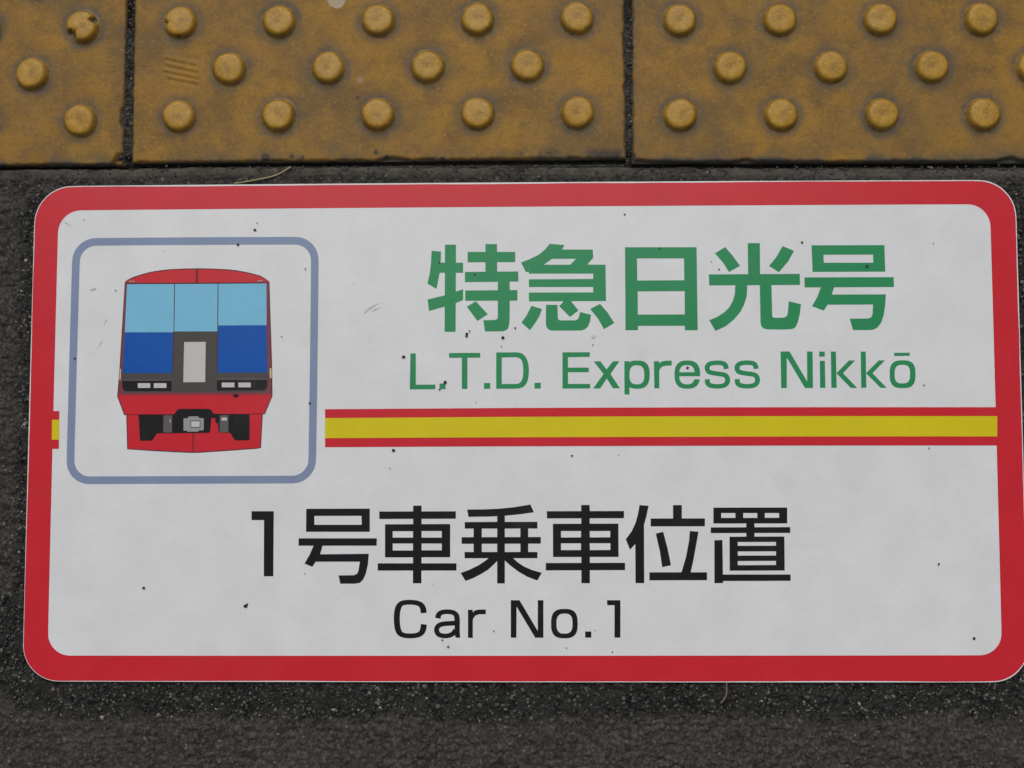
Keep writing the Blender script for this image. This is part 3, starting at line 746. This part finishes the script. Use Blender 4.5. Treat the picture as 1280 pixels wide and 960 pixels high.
# ---- dirt on the sign
SP = [(504.5,446,1.9),(628.5,422,2.0),(627,433,.8),(556.5,478,2.0),(549.5,487,1.2),(583.5,417.5,1.7),(583.2,420,1.6),(587,413.8,1.1),(644,410,1.2),(491.7,563.2,2.0),(487.5,585.5,.7),
      (387.2,504,1.4),(293.8,494.3,2.4),(296.5,494.6,1.7),(93.2,448.2,1.3),(144.6,363.2,.9),(297.6,305.9,1.5),(318.4,287.4,1.7),(321.5,279,.8),(381.7,336.2,.9),(560.3,808.6,1.5),(552.8,800,1.2),
      (617.3,789,.9),(1217.8,798,2.0),(1173.6,704.7,1.2),(1173.4,706.2,1.0),(1161.3,560.3,.9),(1002.6,303,1.4),(898.9,336.6,1.1),(889,327,.6),(781,268,1.2),(1083.6,332.4,1.5),(1085,334.5,.9),(859.4,459.6,1.7),
      (179.5,735,1.7),(307,757.5,2.3),(309,755.5,1.2),(765.5,815,.9),(708,810,.8),(824.5,310.5,1.1),(549,328.4,1.0),(593.2,343,1.1),(715,569.6,1.2),(352,421,.8),(741,431,.8),(595,503,.6),(105,275,.7),(1167,304,.8),(1155,481.5,1.0),(381,717,.8),(744,788,.6)]
rs = np.random.RandomState(11)
for i in range(18):
    SP.append((75 + rs.rand() * 1160, 268 + rs.rand() * 545, 0.25 + 0.45 * rs.rand() ** 2))
big = Flat()                                  # the specks too fine to count
for (x, y, r_) in SP:
    m = 9; ph = rs.rand() * 6
    f = big if r_ < 1.15 else Flat()
    f.add([[(x + r_ * (0.75 + 0.5 * rs.rand()) * math.cos(ph + 6.283 * j / m), y + r_ * (0.75 + 0.5 * rs.rand()) * math.sin(ph + 6.283 * j / m)) for j in range(m)]])
    if f is not big: f.build('dirt_spot', M['dirt'], SIGN, 9)
big.build('fine_specks', M['dirt'], SIGN, 9)['kind'] = 'stuff'
for (x, y, L, an, wd) in ((465, 383, 22, -0.5, 0.8), (470, 386, 12, -0.4, 0.6), (458, 389, 8, -0.6, 0.7), (742, 421, 5, 1.2, 3.6), (116, 361, 8, -0.3, 1.5), (84, 279, 14, 0.5, 0.5), (125, 430, 12, -1.1, 0.5), (131, 402, 8, -1.0, 0.5)):
    a = np.array([x, y]); e = np.array([math.cos(an), math.sin(an)]); nn = np.array([-e[1], e[0]])
    pts = [a + e * L * (u - .5) for u in np.linspace(0, 1, 7)]
    ws = [2.0 * wd * (0.3 + 0.9 * rs.rand()) * math.sin(math.pi * (0.1 + 0.8 * u)) for u in np.linspace(0, 1, 7)]
    f = Flat(); f.add([[p + nn * w_ / 2 for p, w_ in zip(pts, ws)] + [p - nn * w_ / 2 for p, w_ in zip(pts, ws)][::-1]]).build('scuff', M['smear'], SIGN, 8)

# ------------------------------------------------------------------ loose things
def tube(name, pts, r0, r1, mat):
    p = catmull(pts, 5); n = 7; V, F = [], []
    for i, c in enumerate(p):
        a = p[max(i-1, 0)]; b = p[min(i+1, len(p)-1)]; d = (b-a)/np.linalg.norm(b-a)
        u = np.cross(d, (0, 0, 1)); u /= np.linalg.norm(u); v = np.cross(u, d)
        r_ = r0 + (r1 - r0) * i / (len(p)-1)
        for j in range(n):
            th = 2*math.pi*j/n; V.append(tuple(c + (u*math.cos(th) + v*math.sin(th))*r_))
    for i in range(len(p)-1):
        for j in range(n): F.append((i*n+j, i*n+(j+1) % n, (i+1)*n+(j+1) % n, (i+1)*n+j))
    F.append(tuple(range(n))[::-1]); F.append(tuple((len(p)-1)*n+j for j in range(n)))
    return link(name, np_mesh(name, V, F), mat)
st = [P1(x, y, z) for x, y, z in ((293, 229.3, .0023), (310, 226.6, .0024), (322, 224.4, .0022), (334, 222.0, .002), (345, 219.0, .0019), (353, 215.0, .0020), (359, 211.3, .0025), (363.5, 208.6, .0030))]
tag(tube('straw', st, 0.00038, 0.00050, M['straw']), 'thin dry yellow straw lying on the grey mortar strip above the sign', 'straw')
st = [P1(x, y, z) for x, y, z in ((908, 853.5, .0012), (908.2, 860, .0015), (908, 868, .0016), (905, 874, .0014), (901, 879, .0012))]
tag(tube('dry_stalk', st, 0.00045, 0.0006, M['stalk']), 'short pale brown stalk poking out below the lower edge of the sign', 'stalk')

def grit():
    rs = np.random.RandomState(5)
    base = bmesh.new(); bmesh.ops.create_icosphere(base, subdivisions=1, radius=1.0)
    bv = np.array([v.co[:] for v in base.verts]); bf = np.array([[v.index for v in f.verts] for f in base.faces]); base.free()
    V, F = [], []; k = 0
    def put(x, y, z, r_):
        nonlocal k
        s = bv * (r_ * (0.75 + 0.5 * rs.rand(len(bv), 1))) * np.array([0.7 + 0.7 * rs.rand(), 0.7 + 0.7 * rs.rand(), 0.55 + 0.3 * rs.rand()])
        a = rs.rand() * 6.28; c, s_ = math.cos(a), math.sin(a)
        s = s @ np.array([[c, s_, 0], [-s_, c, 0], [0, 0, 1]])
        V.append(s + (x, y, z)); F.append(bf + k); k += len(bv)
    n = 0
    while n < 8000:                                        # black gritty band round the sign
        x, y = rs.uniform(-0.335, 0.34), rs.uniform(-0.25, 0.16)
        d = float(sign_dist(np.array([x]), np.array([y]))[0])
        if d < 0.0006: continue
        p = 0.035 if d > (0.022 if y < -0.1 else 0.010) else 0.9
        if y > 0.15: p = 0.45
        if rs.rand() > p: continue
        put(x, y, -0.0002 + 0.0006 * rs.rand(), 0.00028 + 0.00085 * rs.rand() ** 3); n += 1
    for i in range(420):                                   # joints between the tiles
        px = (161.5, 789)[i % 2]; y = rs.uniform(-5, 206); px = px - (y - 100) * (0.035 if i % 2 == 0 else -0.002) + rs.normal() * 3.5
        q = P1(px, y, 0); put(q[0], q[1], 0.0010 + 0.0008 * rs.rand(), 0.0003 + 0.0007 * rs.rand() ** 2)
    for i in range(150):                                   # along the groove and on the mortar
        q = P1(rs.uniform(0, 1280), 208 + rs.rand() ** 2 * 18, 0); put(q[0], q[1], 0.0006, 0.00025 + 0.0005 * rs.rand() ** 2)
    me = np_mesh('grit', np.concatenate(V), np.concatenate(F), False)
    tag(link('grit', me, M['grit']), 'dark loose grit strewn over the asphalt and along the tile joints', 'grit', kind='stuff')
grit()
